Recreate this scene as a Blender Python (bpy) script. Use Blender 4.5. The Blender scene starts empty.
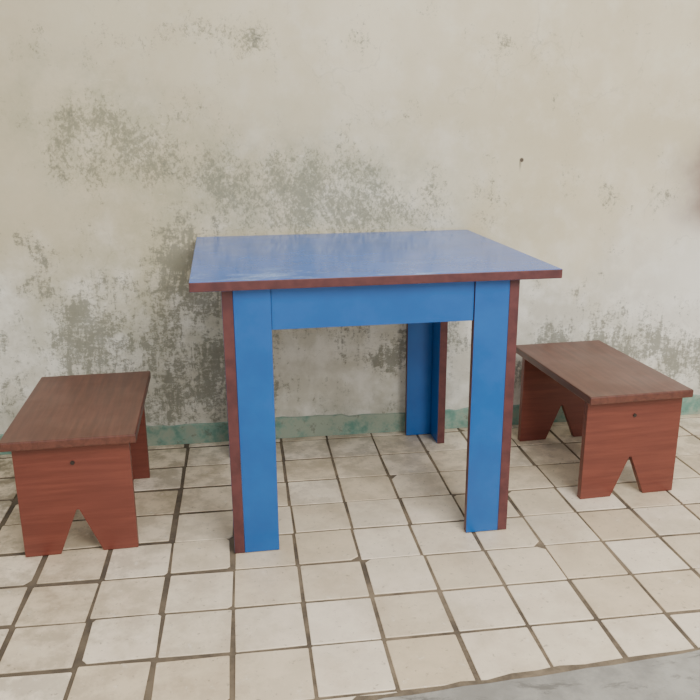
import bpy, bmesh, math, random
from mathutils import Matrix, Vector
random.seed(7)
S=bpy.context.scene
def link(o,parent=None):
    S.collection.objects.link(o)
    if parent: o.parent=parent
    return o
# ---------------- node helpers
class NT:
    def __init__(s,name):
        s.m=bpy.data.materials.new(name);s.m.use_nodes=True;s.t=s.m.node_tree;s.t.nodes.clear()
        s.out=s.n('ShaderNodeOutputMaterial');s.b=s.n('ShaderNodeBsdfPrincipled')
        s.t.links.new(s.b.outputs[0],s.out.inputs[0])
    def n(s,k,**kw):
        x=s.t.nodes.new(k)
        for a,b in kw.items(): setattr(x,a,b)
        return x
    def set(s,sock,v):
        if isinstance(v,bpy.types.NodeSocket): s.t.links.new(v,sock)
        else:
            if hasattr(sock.default_value,'__len__') and not isinstance(v,(int,float)) and len(v)==3 and len(sock.default_value)==4: v=(*v,1)
            sock.default_value=v
    def math(s,op,a,b=0.0,c=None,clamp=False):
        x=s.n('ShaderNodeMath',operation=op,use_clamp=clamp);s.set(x.inputs[0],a);s.set(x.inputs[1],b)
        if c is not None: s.set(x.inputs[2],c)
        return x.outputs[0]
    def mix(s,f,a,b,mode='MIX'):
        x=s.n('ShaderNodeMix',data_type='RGBA',blend_type=mode)
        s.set(x.inputs[0],f);s.set(x.inputs[6],a);s.set(x.inputs[7],b);return x.outputs[2]
    def pos(s,obj=False):
        if obj: return s.n('ShaderNodeTexCoord').outputs['Object']
        return s.n('ShaderNodeNewGeometry').outputs['Position']
    def mapping(s,v,scale=(1,1,1),loc=(0,0,0),rot=(0,0,0)):
        x=s.n('ShaderNodeMapping');s.set(x.inputs[0],v);x.inputs['Location'].default_value=loc
        x.inputs['Rotation'].default_value=rot;x.inputs['Scale'].default_value=scale;return x.outputs[0]
    def noise(s,v,scale,detail=4,rough=.55,dist=0):
        x=s.n('ShaderNodeTexNoise');s.set(x.inputs['Vector'],v);x.inputs['Scale'].default_value=scale
        x.inputs['Detail'].default_value=detail;x.inputs['Roughness'].default_value=rough;x.inputs['Distortion'].default_value=dist
        return x.outputs[0]
    def rng(s,v,a,b,c=0.,d=1.):
        x=s.n('ShaderNodeMapRange',interpolation_type='SMOOTHSTEP');s.set(x.inputs[0],v)
        for i,k in enumerate((a,b,c,d)): x.inputs[i+1].default_value=k
        return x.outputs[0]
    def sep(s,v):
        x=s.n('ShaderNodeSeparateXYZ');s.set(x.inputs[0],v);return x.outputs
    def bump(s,h,strength=.2,dist=.01):
        x=s.n('ShaderNodeBump');x.inputs['Strength'].default_value=strength;x.inputs['Distance'].default_value=dist
        s.set(x.inputs['Height'],h);s.t.links.new(x.outputs[0],s.b.inputs['Normal'])
def srgb(r,g,b):
    f=lambda c:(c/255/12.92 if c/255<=.04045 else ((c/255+.055)/1.055)**2.4)
    return (f(r),f(g),f(b))
# ---------------- wall material
def wall_mat():
    t=NT('old_painted_plaster');p=t.pos();x,y,z=t.sep(p)
    warp=t.noise(p,3,5,.6);w2=t.math('MULTIPLY',t.math('SUBTRACT',warp,.5),.35)
    fine=t.noise(p,9,7,.65)
    def blob(cx,cz,rx,rz,ang=0):
        dx=t.math('SUBTRACT',t.math('ADD',x,w2),cx);dz=t.math('SUBTRACT',t.math('SUBTRACT',z,w2),cz)
        c,s=math.cos(ang),math.sin(ang)
        a=t.math('DIVIDE',t.math('ADD',t.math('MULTIPLY',dx,c),t.math('MULTIPLY',dz,s)),rx)
        b=t.math('DIVIDE',t.math('SUBTRACT',t.math('MULTIPLY',dz,c),t.math('MULTIPLY',dx,s)),rz)
        r=t.math('ADD',t.math('MULTIPLY',a,a),t.math('MULTIPLY',b,b))
        return t.math('POWER',2.718,t.math('MULTIPLY',r,-1.0))
    def sumb(l):
        o=l[0]
        for k in l[1:]: o=t.math('ADD',o,k)
        return t.math('MINIMUM',o,1.0)
    cream=t.mix(t.rng(t.noise(p,1.6,5,.6),.35,.65),srgb(204,192,160),srgb(222,212,184))
    cream=t.mix(t.math('MULTIPLY',t.rng(fine,.45,.7),.4),cream,srgb(230,224,205))
    cream=t.mix(t.math('MULTIPLY',t.rng(x,-.7,.5,1,0),.5),cream,srgb(184,173,143))  # darker towards the left: light falloff painted into the cream
    low=t.rng(t.math('ADD',z,t.math('MULTIPLY',t.math('SUBTRACT',warp,.5),.9)),.36,.76,1,0)
    white=t.mix(t.rng(fine,.4,.65),srgb(204,200,184),srgb(231,228,216))
    col=t.mix(low,cream,white)
    col=t.mix(t.math('MULTIPLY',blob(1.6,.5,.3,.3),.7),col,srgb(242,240,233))
    # broad green-grey staining
    broad=sumb([blob(.12,.78,.5,.2,-.3),blob(-.42,1.0,.25,.16,-.3),blob(.45,.7,.3,.2),blob(-.3,.45,.4,.3)])
    st=t.math('MULTIPLY',broad,t.rng(t.noise(p,6,9,.75),.36,.64))
    col=t.mix(t.math('MULTIPLY',st,.55),col,srgb(154,153,124))
    mid=t.noise(p,7,6,.65);mid5=t.math('SUBTRACT',mid,.5)
    # upper scuffs: fine abraded specks
    hi=t.noise(t.mapping(p,(1.25,1,1),rot=(0,.6,0)),60,10,.86,.15)
    m1=sumb([blob(.02,.83,.42,.13,-.3),blob(-.42,.96,.14,.13,-.2),blob(.34,.74,.3,.14),blob(-.1,1.24,.2,.05)])
    k=t.math('ADD',hi,t.math('ADD',t.math('MULTIPLY',m1,.15),t.math('MULTIPLY',mid5,.55)))
    s1=t.rng(k,.60,.69)
    col=t.mix(t.math('MULTIPLY',s1,.66),col,srgb(108,110,88))
    # lower erosion: dark pits with horizontal and vertical drag marks
    hv=t.noise(t.mapping(p,(1.0,1,1.6),rot=(0,-.2,0)),50,11,.86,.2)
    vz=t.noise(t.mapping(p,(3.2,1,.8),rot=(0,.15,0)),16,8,.75,.5)
    m2=sumb([blob(-.46,.40,.3,.24,-.3),blob(-.14,.5,.10,.36,.12),blob(1.1,.28,.35,.13,.1),blob(-.25,.17,.45,.10),blob(.5,.3,.25,.1),blob(1.45,.2,.3,.1)])
    k2=t.math('ADD',t.math('ADD',t.math('MULTIPLY',hv,.62),t.math('MULTIPLY',vz,.38)),t.math('ADD',t.math('MULTIPLY',m2,.125),t.math('MULTIPLY',mid5,.5)))
    s2=t.rng(k2,.58,.65)
    col=t.mix(t.math('MULTIPLY',s2,.72),col,srgb(106,107,92))
    # faint hairline cracks
    va=t.n('ShaderNodeVectorMath',operation='ADD');t.set(va.inputs[0],p)
    nn=t.n('ShaderNodeTexNoise');nn.inputs['Scale'].default_value=5;nn.inputs['Detail'].default_value=6;t.set(nn.inputs['Vector'],p)
    sv=t.n('ShaderNodeVectorMath',operation='SCALE');t.set(sv.inputs[0],nn.outputs['Color']);sv.inputs['Scale'].default_value=.35;t.set(va.inputs[1],sv.outputs[0])
    vo=t.n('ShaderNodeTexVoronoi',feature='DISTANCE_TO_EDGE');vo.inputs['Scale'].default_value=3.2;t.set(vo.inputs['Vector'],va.outputs[0])
    ck=t.math('MULTIPLY',t.rng(vo.outputs['Distance'],.003,.010,1,0),t.rng(t.noise(p,2.3,3),.5,.6))
    col=t.mix(t.math('MULTIPLY',ck,.16),col,srgb(130,126,106))
    # light lime scratches
    ls=t.math('MULTIPLY',t.rng(t.noise(t.mapping(p,(.8,1,3.5),rot=(0,.9,0)),14,9,.8,.3),.6,.68),t.math('ADD',broad,.25))
    col=t.mix(t.math('MULTIPLY',ls,.45),col,srgb(234,230,214))
    g=t.math('MULTIPLY',t.rng(z,.07,.22,1,0),t.rng(mid,.38,.62))
    col=t.mix(t.math('MULTIPLY',g,.4),col,srgb(138,140,122))
    dot=t.rng(t.math('ADD',t.math('POWER',t.math('SUBTRACT',x,.882),2),t.math('POWER',t.math('SUBTRACT',z,.890),2)),.00002,.00007,1,0)
    run=t.math('MULTIPLY',t.rng(t.math('ABSOLUTE',t.math('SUBTRACT',x,.878)),.002,.005,.6,0),t.math('MULTIPLY',t.rng(z,.85,.885),t.rng(z,.885,.9,1,0)))
    col=t.mix(t.math('MAXIMUM',dot,run),col,srgb(85,74,62))
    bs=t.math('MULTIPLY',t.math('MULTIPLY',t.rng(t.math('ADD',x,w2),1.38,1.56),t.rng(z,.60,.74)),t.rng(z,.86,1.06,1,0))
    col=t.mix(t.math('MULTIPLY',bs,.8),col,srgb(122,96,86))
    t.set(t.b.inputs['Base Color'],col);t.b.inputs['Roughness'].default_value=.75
    h=t.math('SUBTRACT',t.math('ADD',t.math('MULTIPLY',fine,.5),t.math('MULTIPLY',t.noise(p,60,4),.15)),t.math('MULTIPLY',t.math('ADD',s1,s2),.12))
    t.bump(h,.25,.01)
    return t.m
def paint(name,c1,c2,rough,spec=.5,scale=14,obj=True):
    t=NT(name);p=t.pos(obj);n=t.noise(p,scale,5,.6)
    t.set(t.b.inputs['Base Color'],t.mix(t.rng(n,.3,.7),c1,c2))
    t.set(t.b.inputs['Roughness'],t.rng(t.noise(p,5,4),.3,.7,rough*.85,rough*1.15))
    t.b.inputs['Specular IOR Level'].default_value=spec
    return t.m
def wood(name,dark,light,rough,axis,coat=0.):
    t=NT(name);p=t.pos(True);sc=[26,26,26];sc[axis]=1.6
    g=t.noise(t.mapping(p,tuple(sc)),3.0,7,.65,.3);g2=t.noise(p,6,4)
    c=t.mix(t.rng(g,.3,.72),dark,light)
    c=t.mix(t.math('MULTIPLY',t.rng(g2,.4,.7),.3),c,dark)
    t.set(t.b.inputs['Base Color'],c)
    t.set(t.b.inputs['Roughness'],t.rng(g2,.3,.7,rough*.85,rough*1.15))
    t.b.inputs['Coat Weight'].default_value=coat;t.b.inputs['Coat Roughness'].default_value=.25
    t.bump(g,.04,.003)
    return t.m
M_wall=wall_mat()
# worn glossy blue tabletop; pale front-left glare painted in with the wear
t=NT('blue_laminate_worn_glare_top');p=t.pos(True)
c=t.mix(t.rng(t.noise(p,9,6,.65),.3,.7),(.003,.105,.46),(.006,.135,.58))
wear_glare=t.rng(t.noise(t.mapping(p,(1,1.6,1)),4.5,8,.75,.5),.48,.68)
x,y,z=t.sep(p)
front=t.math('MULTIPLY',t.rng(y,-.30,-.10,1,0),t.rng(x,.0,.35,1,.35))
c=t.mix(t.math('MULTIPLY',t.math('MULTIPLY',wear_glare,front),.6),c,srgb(168,198,232))
sp=t.rng(t.noise(t.mapping(p,(1,3,1),rot=(0,0,.4)),45,6,.8),.62,.70)
c=t.mix(t.math('MULTIPLY',sp,.35),c,srgb(140,170,210))
t.set(t.b.inputs['Base Color'],c)
t.set(t.b.inputs['Roughness'],t.math('ADD',t.rng(t.noise(p,6,6,.7),.3,.7,.09,.2),t.math('MULTIPLY',t.math('MULTIPLY',wear_glare,front),.2)))
t.b.inputs['Specular IOR Level'].default_value=.6;M_top=t.m
M_blue=paint('blue_laminate',(.005,.085,.31),(.008,.105,.36),.34,.5,9)
M_edge=paint('brown_edge_band',srgb(76,42,44),srgb(96,54,54),.42,.4,30)
M_seat=wood('brown_laminate_seat',srgb(80,44,36),srgb(106,62,50),.38,1,.12)
M_panel=wood('red_brown_laminate',srgb(100,49,40),srgb(120,63,51),.4,0)
M_dark=paint('dark_plug',(.02,.012,.01),(.03,.02,.015),.5)
# teal skirting
t=NT('teal_skirting_paint');p=t.pos();n=t.noise(p,14,7,.65)
c=t.mix(t.rng(n,.35,.6),srgb(98,140,126),srgb(130,166,150))
c=t.mix(t.math('MULTIPLY',t.rng(t.noise(p,7,8,.75),.40,.56),.75),c,srgb(158,162,144))
c=t.mix(t.math('MULTIPLY',t.rng(t.noise(p,40,6,.75),.56,.66),.6),c,srgb(100,101,88))
t.set(t.b.inputs['Base Color'],c);t.b.inputs['Roughness'].default_value=.5;M_teal=t.m
# tiles
t=NT('beige_floor_tile');p=t.pos();x,y,z=t.sep(p)
a=t.n('ShaderNodeAttribute',attribute_name='tint');tint=a.outputs['Fac']
c=t.mix(tint,srgb(214,195,164),srgb(243,229,207))
c=t.mix(t.math('MULTIPLY',t.rng(t.noise(p,5,8,.7),.42,.7),.45),c,srgb(180,160,130))
dirt_shade=t.math('MULTIPLY',t.math('ADD',t.rng(x,-.9,.2,1,.2),t.rng(y,-.75,-.1,0,.6)),t.rng(t.noise(p,11,8,.7),.40,.60))  # dirt on the left, plus painted shade towards the back under the table
c=t.mix(t.math('MULTIPLY',dirt_shade,.62),c,srgb(126,114,92))
c=t.mix(t.math('MULTIPLY',t.rng(t.noise(p,24,8,.8),.58,.68),.4),c,srgb(246,240,228))
c=t.mix(t.math('MULTIPLY',t.rng(t.noise(p,70,5,.7),.60,.68),.5),c,srgb(110,98,82))
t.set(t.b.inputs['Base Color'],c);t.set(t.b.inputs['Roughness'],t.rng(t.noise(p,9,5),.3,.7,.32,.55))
t.bump(t.noise(p,25,4),.08,.004);M_tile=t.m
t=NT('grout');p=t.pos();x,y,z=t.sep(p)
c=t.mix(t.rng(t.noise(p,9,8,.7),.35,.65),srgb(84,74,62),srgb(132,117,96))
c=t.mix(t.math('MULTIPLY',t.rng(x,-.5,.5,1,0),.5),c,srgb(70,62,52))
t.set(t.b.inputs['Base Color'],c);t.b.inputs['Roughness'].default_value=.9;M_grout=t.m
t=NT('concrete_threshold');p=t.pos();n=t.noise(p,6,9,.7)
c=t.mix(t.rng(n,.35,.65),srgb(132,129,122),srgb(164,161,152))
c=t.mix(t.math('MULTIPLY',t.rng(t.noise(t.mapping(p,(1,2.5,1)),7,9,.75,.4),.54,.64),.6),c,srgb(84,80,74))
t.set(t.b.inputs['Base Color'],c);t.b.inputs['Roughness'].default_value=.85;t.bump(n,.3,.01);M_conc=t.m

# ---------------- geometry helpers
def box(name,a,b,mat,parent=None,bev=.0015,edge=None,edge_axes=()):
    me=bpy.data.meshes.new(name)
    c=[(X,Y,Z) for X in (a[0],b[0]) for Y in (a[1],b[1]) for Z in (a[2],b[2])]
    me.from_pydata(c,[],[(0,1,3,2),(4,6,7,5),(0,4,5,1),(2,3,7,6),(0,2,6,4),(1,5,7,3)])
    me.materials.append(mat)
    if edge:
        me.materials.append(edge)
        for pl in me.polygons:
            n=pl.normal
            for ax in edge_axes:
                if abs(n[ax])>.9: pl.material_index=1
    o=bpy.data.objects.new(name,me);link(o,parent)
    if bev:
        m=o.modifiers.new('bevel','BEVEL');m.width=bev;m.segments=2;m.limit_method='ANGLE'
    return o
def empty(name,loc,rz):
    e=bpy.data.objects.new(name,None);e.location=loc;e.rotation_euler=(0,0,rz);e.empty_display_size=.1;link(e);return e
# ---------------- room
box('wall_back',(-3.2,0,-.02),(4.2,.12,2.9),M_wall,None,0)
# skirting band with an uneven hand-painted top edge
bm=bmesh.new();N=300;fr=[]
for i in range(N+1):
    x=-3.2+7.4*i/N
    hh=.066+.0035*math.sin(x*9.1)+random.gauss(0,.0018)
    fr.append((bm.verts.new((x,-.007,0)),bm.verts.new((x,-.007,hh)),bm.verts.new((x,-.0005,hh+.003)),bm.verts.new((x,-.0005,0))))
for i in range(N):
    a,b=fr[i],fr[i+1]
    for k in range(4):
        bm.faces.new([a[k],b[k],b[(k+1)%4],a[(k+1)%4]])
bm.faces.new(fr[0]);bm.faces.new(fr[-1][::-1])
bmesh.ops.recalc_face_normals(bm,faces=bm.faces)
me=bpy.data.meshes.new('baseboard_back');bm.to_mesh(me);bm.free();me.materials.append(M_teal);link(bpy.data.objects.new('baseboard_back',me))
bm=bmesh.new();lay=bm.faces.layers.float.new('tint')
def quadbox(x0,y0,x1,y1,z0,z1):
    v=[bm.verts.new(q) for q in [(x0,y0,z1),(x1,y0,z1),(x1,y1,z1),(x0,y1,z1),(x0,y0,z0),(x1,y0,z0),(x1,y1,z0),(x0,y1,z0)]]
    for f in [(0,1,2,3),(7,6,5,4),(0,4,5,1),(1,5,6,2),(2,6,7,3),(3,7,4,0)]:
        bm.faces.new([v[i] for i in f]).material_index=1
quadbox(-3.2,-4.2,4.2,0,-.06,-.0028)
random.seed(11)
px=.1515;ox=-.053;oy=-.9415
for i in range(-20,28):
    for j in range(-21,7):
        cx=ox+(i+.5)*px;cy=oy+(j+.5)*px
        L=max(0,min(1,(.1-cx)/.5))
        g=.0030+random.random()*.002+L*random.random()*.006
        hw=px/2-g;a=random.gauss(0,.006+.012*L);jx=random.gauss(0,.0012+.002*L);jy=random.gauss(0,.0012+.002*L)
        top=hw if cy+hw<-.003 else -.003-cy
        if top<-hw+.02: continue
        cuts=[random.random()*.016+.005 if random.random()<.05+.14*L else .0018 for _ in range(4)]
        base=[(-hw,-hw),(hw,-hw),(hw,top),(-hw,top)];poly=[]
        for k in range(4):
            p0=Vector(base[k]);pv=Vector(base[k-1]);nx=Vector(base[(k+1)%4]);cc=cuts[k]
            poly.append(p0+(pv-p0).normalized()*cc);poly.append(p0+(nx-p0).normalized()*cc*random.uniform(.6,1.5))
        dz=random.uniform(-.0010,0);tx,ty=random.gauss(0,.002),random.gauss(0,.002)
        R2=Matrix.Rotation(a,2)
        tint=random.random()*.8+.1
        if random.random()<.07: tint-=.5
        def mk(scale,z):
            o=[]
            for q in poly:
                q2=R2@(q*scale);o.append(bm.verts.new((cx+jx+q2.x,min(-.001,cy+jy+q2.y),z+q2.x*tx+q2.y*ty)))
            return o
        A=mk(.985,dz);B=mk(1.0,dz-.001);C=mk(1.0,-.006)
        n=len(A);f=bm.faces.new(A);f[lay]=tint;f.material_index=0
        for r0,r1 in ((A,B),(B,C)):
            for k in range(n):
                f=bm.faces.new([r0[k],r1[k],r1[(k+1)%n],r0[(k+1)%n]]);f[lay]=tint
me=bpy.data.meshes.new('floor');bm.normal_update();bmesh.ops.recalc_face_normals(bm,faces=bm.faces);bm.to_mesh(me);bm.free()
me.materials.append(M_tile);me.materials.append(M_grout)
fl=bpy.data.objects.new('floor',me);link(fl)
def strip(name,off,z,mat,amp,yend):
    bm=bmesh.new();pts=[];N=70
    for i in range(N+1):
        x=.12+ (3.6-.12)*i/N
        y=off-1.262+(x-.19)*.064+random.gauss(0,amp)
        if i==0: y-=.04
        pts.append((x,y))
    if yend is None:
        pts+=[(x,y-.03) for x,y in pts[::-1]]
    else: pts+= [(3.6,yend),(.16,yend)]
    tv=[bm.verts.new((x,y,z)) for x,y in pts];bv=[bm.verts.new((x,y,-.02)) for x,y in pts]
    bm.faces.new(tv);bm.faces.new(bv[::-1])
    for i in range(len(pts)):
        k=(i+1)%len(pts);bm.faces.new([tv[i],bv[i],bv[k],tv[k]])
    bmesh.ops.recalc_face_normals(bm,faces=bm.faces)
    me=bpy.data.meshes.new(name);bm.to_mesh(me);bm.free();me.materials.append(mat)
    link(bpy.data.objects.new(name,me))
strip('floor_joint',.010,.0012,M_grout,.0035,None)
strip('floor_threshold',-.006,.003,M_conc,.003,-2.6)
# ---------------- table
T=empty('childrens_table',(.35,-.4,0),.0255)
def L(x,y): return x-.35,y+.4
tx0,ty0=L(-.1264,-.7357);tx1,ty1=L(.7234,-.013);tz=.6767;tt=.022
lx0,ly0=L(-.0588,-.7086);lx1,ly1=L(.6317,-.0344)
w=.1085;e=.0245;wb=.1007;zt=tz-tt
box('tabletop',(tx0,ty0,zt),(tx1,ty1,tz),M_top,T,.002,M_edge,(0,1))
pt=.018
for nm,sx,sy in (('front_left',-1,-1),('front_right',1,-1),('back_left',-1,1),('back_right',1,1)):
    X=lx0 if sx<0 else lx1;Y=ly0 if sy<0 else ly1
    xa,xb=sorted((X,X-sx*e));ya,yb=sorted((Y,Y-sy*wb))
    box('leg_%s_side_board'%nm,(xa,ya,0),(xb,yb,zt),M_blue,T,.0012,M_edge,(1,2))
    xa,xb=sorted((X-sx*(e+.0004),X-sx*w));ya,yb=sorted((Y+ (-sy)*-.001,Y-sy*pt))
    box('leg_%s_face_board'%nm,(xa,ya,.001),(xb,yb,zt),M_blue,T,.0012,M_edge,(0,2))
ah=.0992
xa,xb=lx0+w+.0005,lx1-w-.0005
box('apron_front',(xa,ly0+.004,zt-ah),(xb,ly0+.004+pt,zt),M_blue,T,.001,M_edge,(2,))
box('apron_back',(xa,ly1-.004-pt,zt-ah),(xb,ly1-.004,zt),M_blue,T,.001,M_edge,(2,))
for nm,X in (('left',lx0+.003),('right',lx1-.003-pt)):
    box('apron_'+nm,(X,ly0+wb+.0005,zt-ah),(X+pt,ly1-wb-.0005,zt),M_blue,T,.001,M_edge,(2,))
# ---------------- stools
def stool(name,loc,rz,W,D,H,pw,inset_f,inset_b):
    E=empty(name,loc,rz);th=.022
    box('seat',(-W/2,-D/2,H-th),(W/2,D/2,H),M_seat,E,.003)
    ph=H-th
    def panel(nm,y):
        bm=bmesh.new();nw=.05;nh=.115
        pr=[(-pw/2,ph),(-pw/2,0),(-nw,0),(-.003,nh),(.003,nh),(nw,0),(pw/2,0),(pw/2,ph)]
        A=[bm.verts.new((x,y,z)) for x,z in pr];B=[bm.verts.new((x,y+.02,z)) for x,z in pr]
        bm.faces.new(A);bm.faces.new(B[::-1])
        for i in range(len(pr)):
            k=(i+1)%len(pr);bm.faces.new([A[i],B[i],B[k],A[k]])
        bmesh.ops.recalc_face_normals(bm,faces=bm.faces)
        me=bpy.data.meshes.new(nm);bm.to_mesh(me);bm.free();me.materials.append(M_panel)
        o=bpy.data.objects.new(nm,me);link(o,E);m=o.modifiers.new('bevel','BEVEL');m.width=.0012;m.segments=2;m.limit_method='ANGLE'
    yf=-D/2+inset_f;yb=D/2-inset_b-.02
    panel('end_panel_front',yf);panel('end_panel_back',yb)
    box('stretcher_rail',(-.01,yf+.0205,ph-.085),(.01,yb-.0005,ph-.0005),M_panel,E,.001)
    for nm,y in (('plug_front',yf-.001),('plug_back',yb+.0195)):
        me=bpy.data.meshes.new(nm);bm=bmesh.new();bmesh.ops.create_cone(bm,cap_ends=True,segments=20,radius1=.005,radius2=.005,depth=.003)
        bm.to_mesh(me);bm.free();me.materials.append(M_dark);o=bpy.data.objects.new(nm,me);o.location=(0,y,ph-.05);o.rotation_euler=(math.pi/2,0,0);link(o,E)
stool('low_stool',(-.427,-.437,0),.035,.305,.50,.310,.265,.03,.05)
stool('low_stool',(1.022,-.335,0),.055,.30,.52,.310,.28,.03,.05)
# ---------------- light
def area(name,loc,target,sx,sy,energy,col):
    l=bpy.data.lights.new(name,'AREA');l.shape='RECTANGLE';l.size=sx;l.size_y=sy;l.energy=energy;l.color=col
    o=bpy.data.objects.new(name,l);o.location=loc;d=Vector(target)-Vector(loc);o.rotation_euler=d.to_track_quat('-Z','Y').to_euler();link(o)
area('doorway_daylight',(1.2,-3.0,2.3),(.6,-1.5,.0),1.6,1.6,112,(1,.975,.94))
W=bpy.data.worlds.new('world');S.world=W;W.use_nodes=True
W.node_tree.nodes['Background'].inputs[0].default_value=(1,.985,.96,1);W.node_tree.nodes['Background'].inputs[1].default_value=.95
# ---------------- camera
pitch,yaw,roll,f=.2808,.1364,-.0061,781.1454
F=Vector((math.sin(yaw)*math.cos(pitch),math.cos(yaw)*math.cos(pitch),-math.sin(pitch)))
R=Vector((math.cos(yaw),-math.sin(yaw),0));U=R.cross(F)
c,s=math.cos(roll),math.sin(roll);R,U=c*R+s*U,-s*R+c*U
cd=bpy.data.cameras.new('camera');co=bpy.data.objects.new('camera',cd);link(co)
co.matrix_world=Matrix(((R[0],U[0],-F[0],0),(R[1],U[1],-F[1],-2.4283),(R[2],U[2],-F[2],1),(0,0,0,1)))
cd.sensor_width=36;cd.lens=f*36/700;S.camera=co
